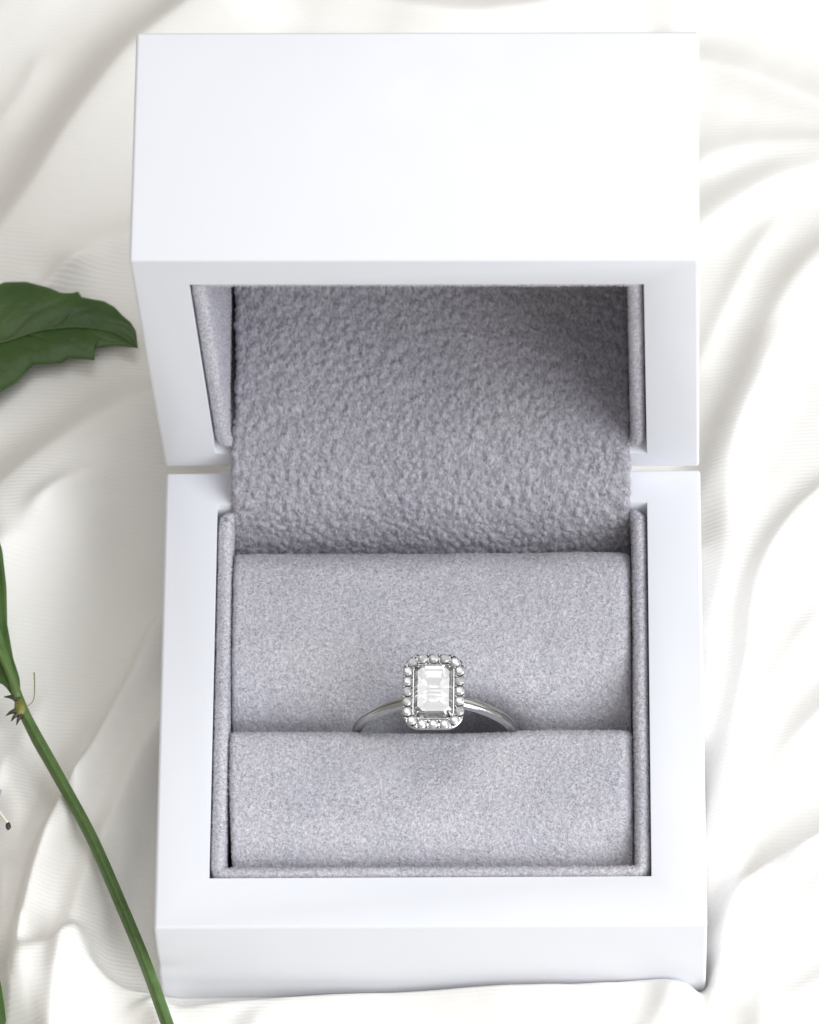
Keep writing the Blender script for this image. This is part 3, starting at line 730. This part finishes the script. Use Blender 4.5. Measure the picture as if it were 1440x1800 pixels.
# leaf rising from the node
t2 = [(-16.1, 33.2), (-16.3, 35.7), (-17.1, 38.2), (-17.9, 42.5), (-18.1, 47), (-18.7, 51.6), (-21, 58), (-25, 64)]
b2 = [(-16.7, 33.0), (-18.0, 34.9), (-20.6, 36.2), (-25, 39), (-28.4, 44), (-29.5, 50), (-29, 57), (-25, 64)]
m2 = [(-16.4, 33.1), (-17.4, 36), (-19.2, 40), (-20.6, 44), (-22, 49), (-23.2, 55), (-25, 64)]
l2z = lambda x, y: SZ + .8 + 0.10 * (y - 33)
lf = leaf_blade('leaf', t2, b2, m2, l2z, M_LEAF, sprig, nu=60, nv=8, cup=-0.9, seed=5, vein=.15)
P = resample(catmull(m2, 8), 40); V, F = tube([(p[0], p[1], l2z(*p) + .12) for p in P], np.linspace(.5, .12, 40), 8); link_mesh('midrib', V, F, M_VEIN, lf)
# bud with dry scales at the node
def blob(c, r, name, m, parent, seed=0, am=0.18):
    bm = bmesh.new(); bmesh.ops.create_icosphere(bm, subdivisions=3, radius=1.0)
    for v in bm.verts:
        k = 1 + am * mnoise.noise(v.co * 1.8 + Vector((seed, 0, 0))); v.co = Vector((c[0] + v.co.x * r[0] * k, c[1] + v.co.y * r[1] * k, c[2] + v.co.z * r[2] * k))
    return bm_obj(name, bm, m, parent, smooth=True)
bud = blob((-16.15, 31.9, SZ + .7), (.75, 1.15, .65), 'bud', M_BUD, sprig, 3)
def spike(a, b, r0, name, m, parent, bend=(0, 0, .3)):
    a, b = np.array(a, float), np.array(b, float); c = (a + b) / 2 + np.array(bend)
    q = resample(catmull([a, c, b], 6), 12); V, F = tube(q, np.linspace(r0, .05, 12), 7); return link_mesh(name, V, F, m, parent)
z1 = SZ + .8
for a, b, r in (((-16.2, 33.0), (-18.0, 33.5), .46), ((-16.4, 31.6), (-17.7, 31.1), .40), ((-16.3, 31.2), (-17.1, 30.4), .38), ((-16.0, 31.0), (-16.5, 29.9), .34)):
    spike((*a, z1), (*b, z1 - .2), r, 'bud_scale', M_SCALE, bud)
q = resample(catmull([(-15.3, 32.2, z1), (-14.75, 32.6, z1 + .3), (-14.55, 33.4, z1 + .5), (-14.6, 35.2, z1 + .7), (-14.65, 36.0, z1 + .9)], 6), 18)
V, F = tube(q, np.linspace(.04, .08, 18), 7); link_mesh('stipule', V, F, M_BUD, bud)

# small flower just reaching in at the left edge
fl = thing('small_flower', 'tiny flower at the left edge showing one cream filament with a dark tip', 'flower')
fz = HB - 9.5; fc = np.array([-20.9, 21.2])
for k in range(6):
    a = k * math.pi / 3 + .5; d = np.array([math.cos(a), math.sin(a)]); n_ = np.array([-d[1], d[0]])
    V = []; F = []
    for i in range(12):
        s = i / 11; wd = 1.25 * math.sin(math.pi * min(1, s * .95 + .05)) ** .7
        for j in range(-3, 4):
            p = fc + d * (0.5 + 2.75 * s) + n_ * wd * j / 3; V.append((p[0], p[1], fz - .5 - .5 * s * s + .15 * abs(j) / 3))
    n0 = len(V); V += [(x, y, z - .08) for x, y, z in V]
    for i in range(11):
        for j in range(6):
            F.append((i * 7 + j, i * 7 + j + 1, i * 7 + j + 8, i * 7 + j + 7)); F.append((n0 + i * 7 + j, n0 + i * 7 + j + 7, n0 + i * 7 + j + 8, n0 + i * 7 + j + 1))
        F.append((i * 7, i * 7 + 7, n0 + i * 7 + 7, n0 + i * 7)); F.append((i * 7 + 6, n0 + i * 7 + 6, n0 + i * 7 + 13, i * 7 + 13))
    link_mesh('petal', V, F, M_PET, fl)
blob((fc[0], fc[1], fz - .3), (.8, .8, .6), 'flower_centre', M_BUD, fl, 6)
for b in ((-17.05, 17.6), (-19.2, 25.5), (-24.5, 24.6), (-25.3, 19.8), (-21.2, 16.8)):
    q = resample(catmull([(*fc, fz), (*(0.5 * fc + .5 * np.array(b) + np.array([.25, .3])), fz + 1.0), (*b, fz + .9)], 6), 16)
    V, F = tube(q, np.full(16, .19), 8); f_ = link_mesh('filament', V, F, M_FIL, fl)
    blob((b[0] + .05, b[1] - .35, fz + .9), (.30, .48, .28), 'anther', M_ANT, f_, 8)
    
# dark leaf at the bottom left corner
lf3 = thing('small_leaf', 'dark green leaf tip at the bottom left corner of the cloth', 'leaf')
t3 = [(-24, -20), (-20, -16), (-17.0, -10), (-16.4, -6.8), (-17.0, -3), (-17.9, 0.9), (-18.6, 3.6)]
b3 = [(-24, -20), (-26, -14), (-25.6, -8), (-24, -3), (-21.5, .8), (-19.8, 2.8), (-18.6, 3.6)]
m3 = [(-24, -20), (-22, -12), (-20.6, -5), (-19.2, 1), (-18.6, 3.6)]
l3z = lambda x, y: HB - 8.5
bl = leaf_blade('blade', t3, b3, m3, l3z, M_LEAF, lf3, nu=50, nv=7, cup=.4, seed=15, vein=.12)
P = resample(catmull(m3, 8), 30); V, F = tube([(p[0], p[1], HB - 8.4) for p in P], np.linspace(.35, .07, 30), 8); link_mesh('midrib', V, F, M_VEIN, lf3)
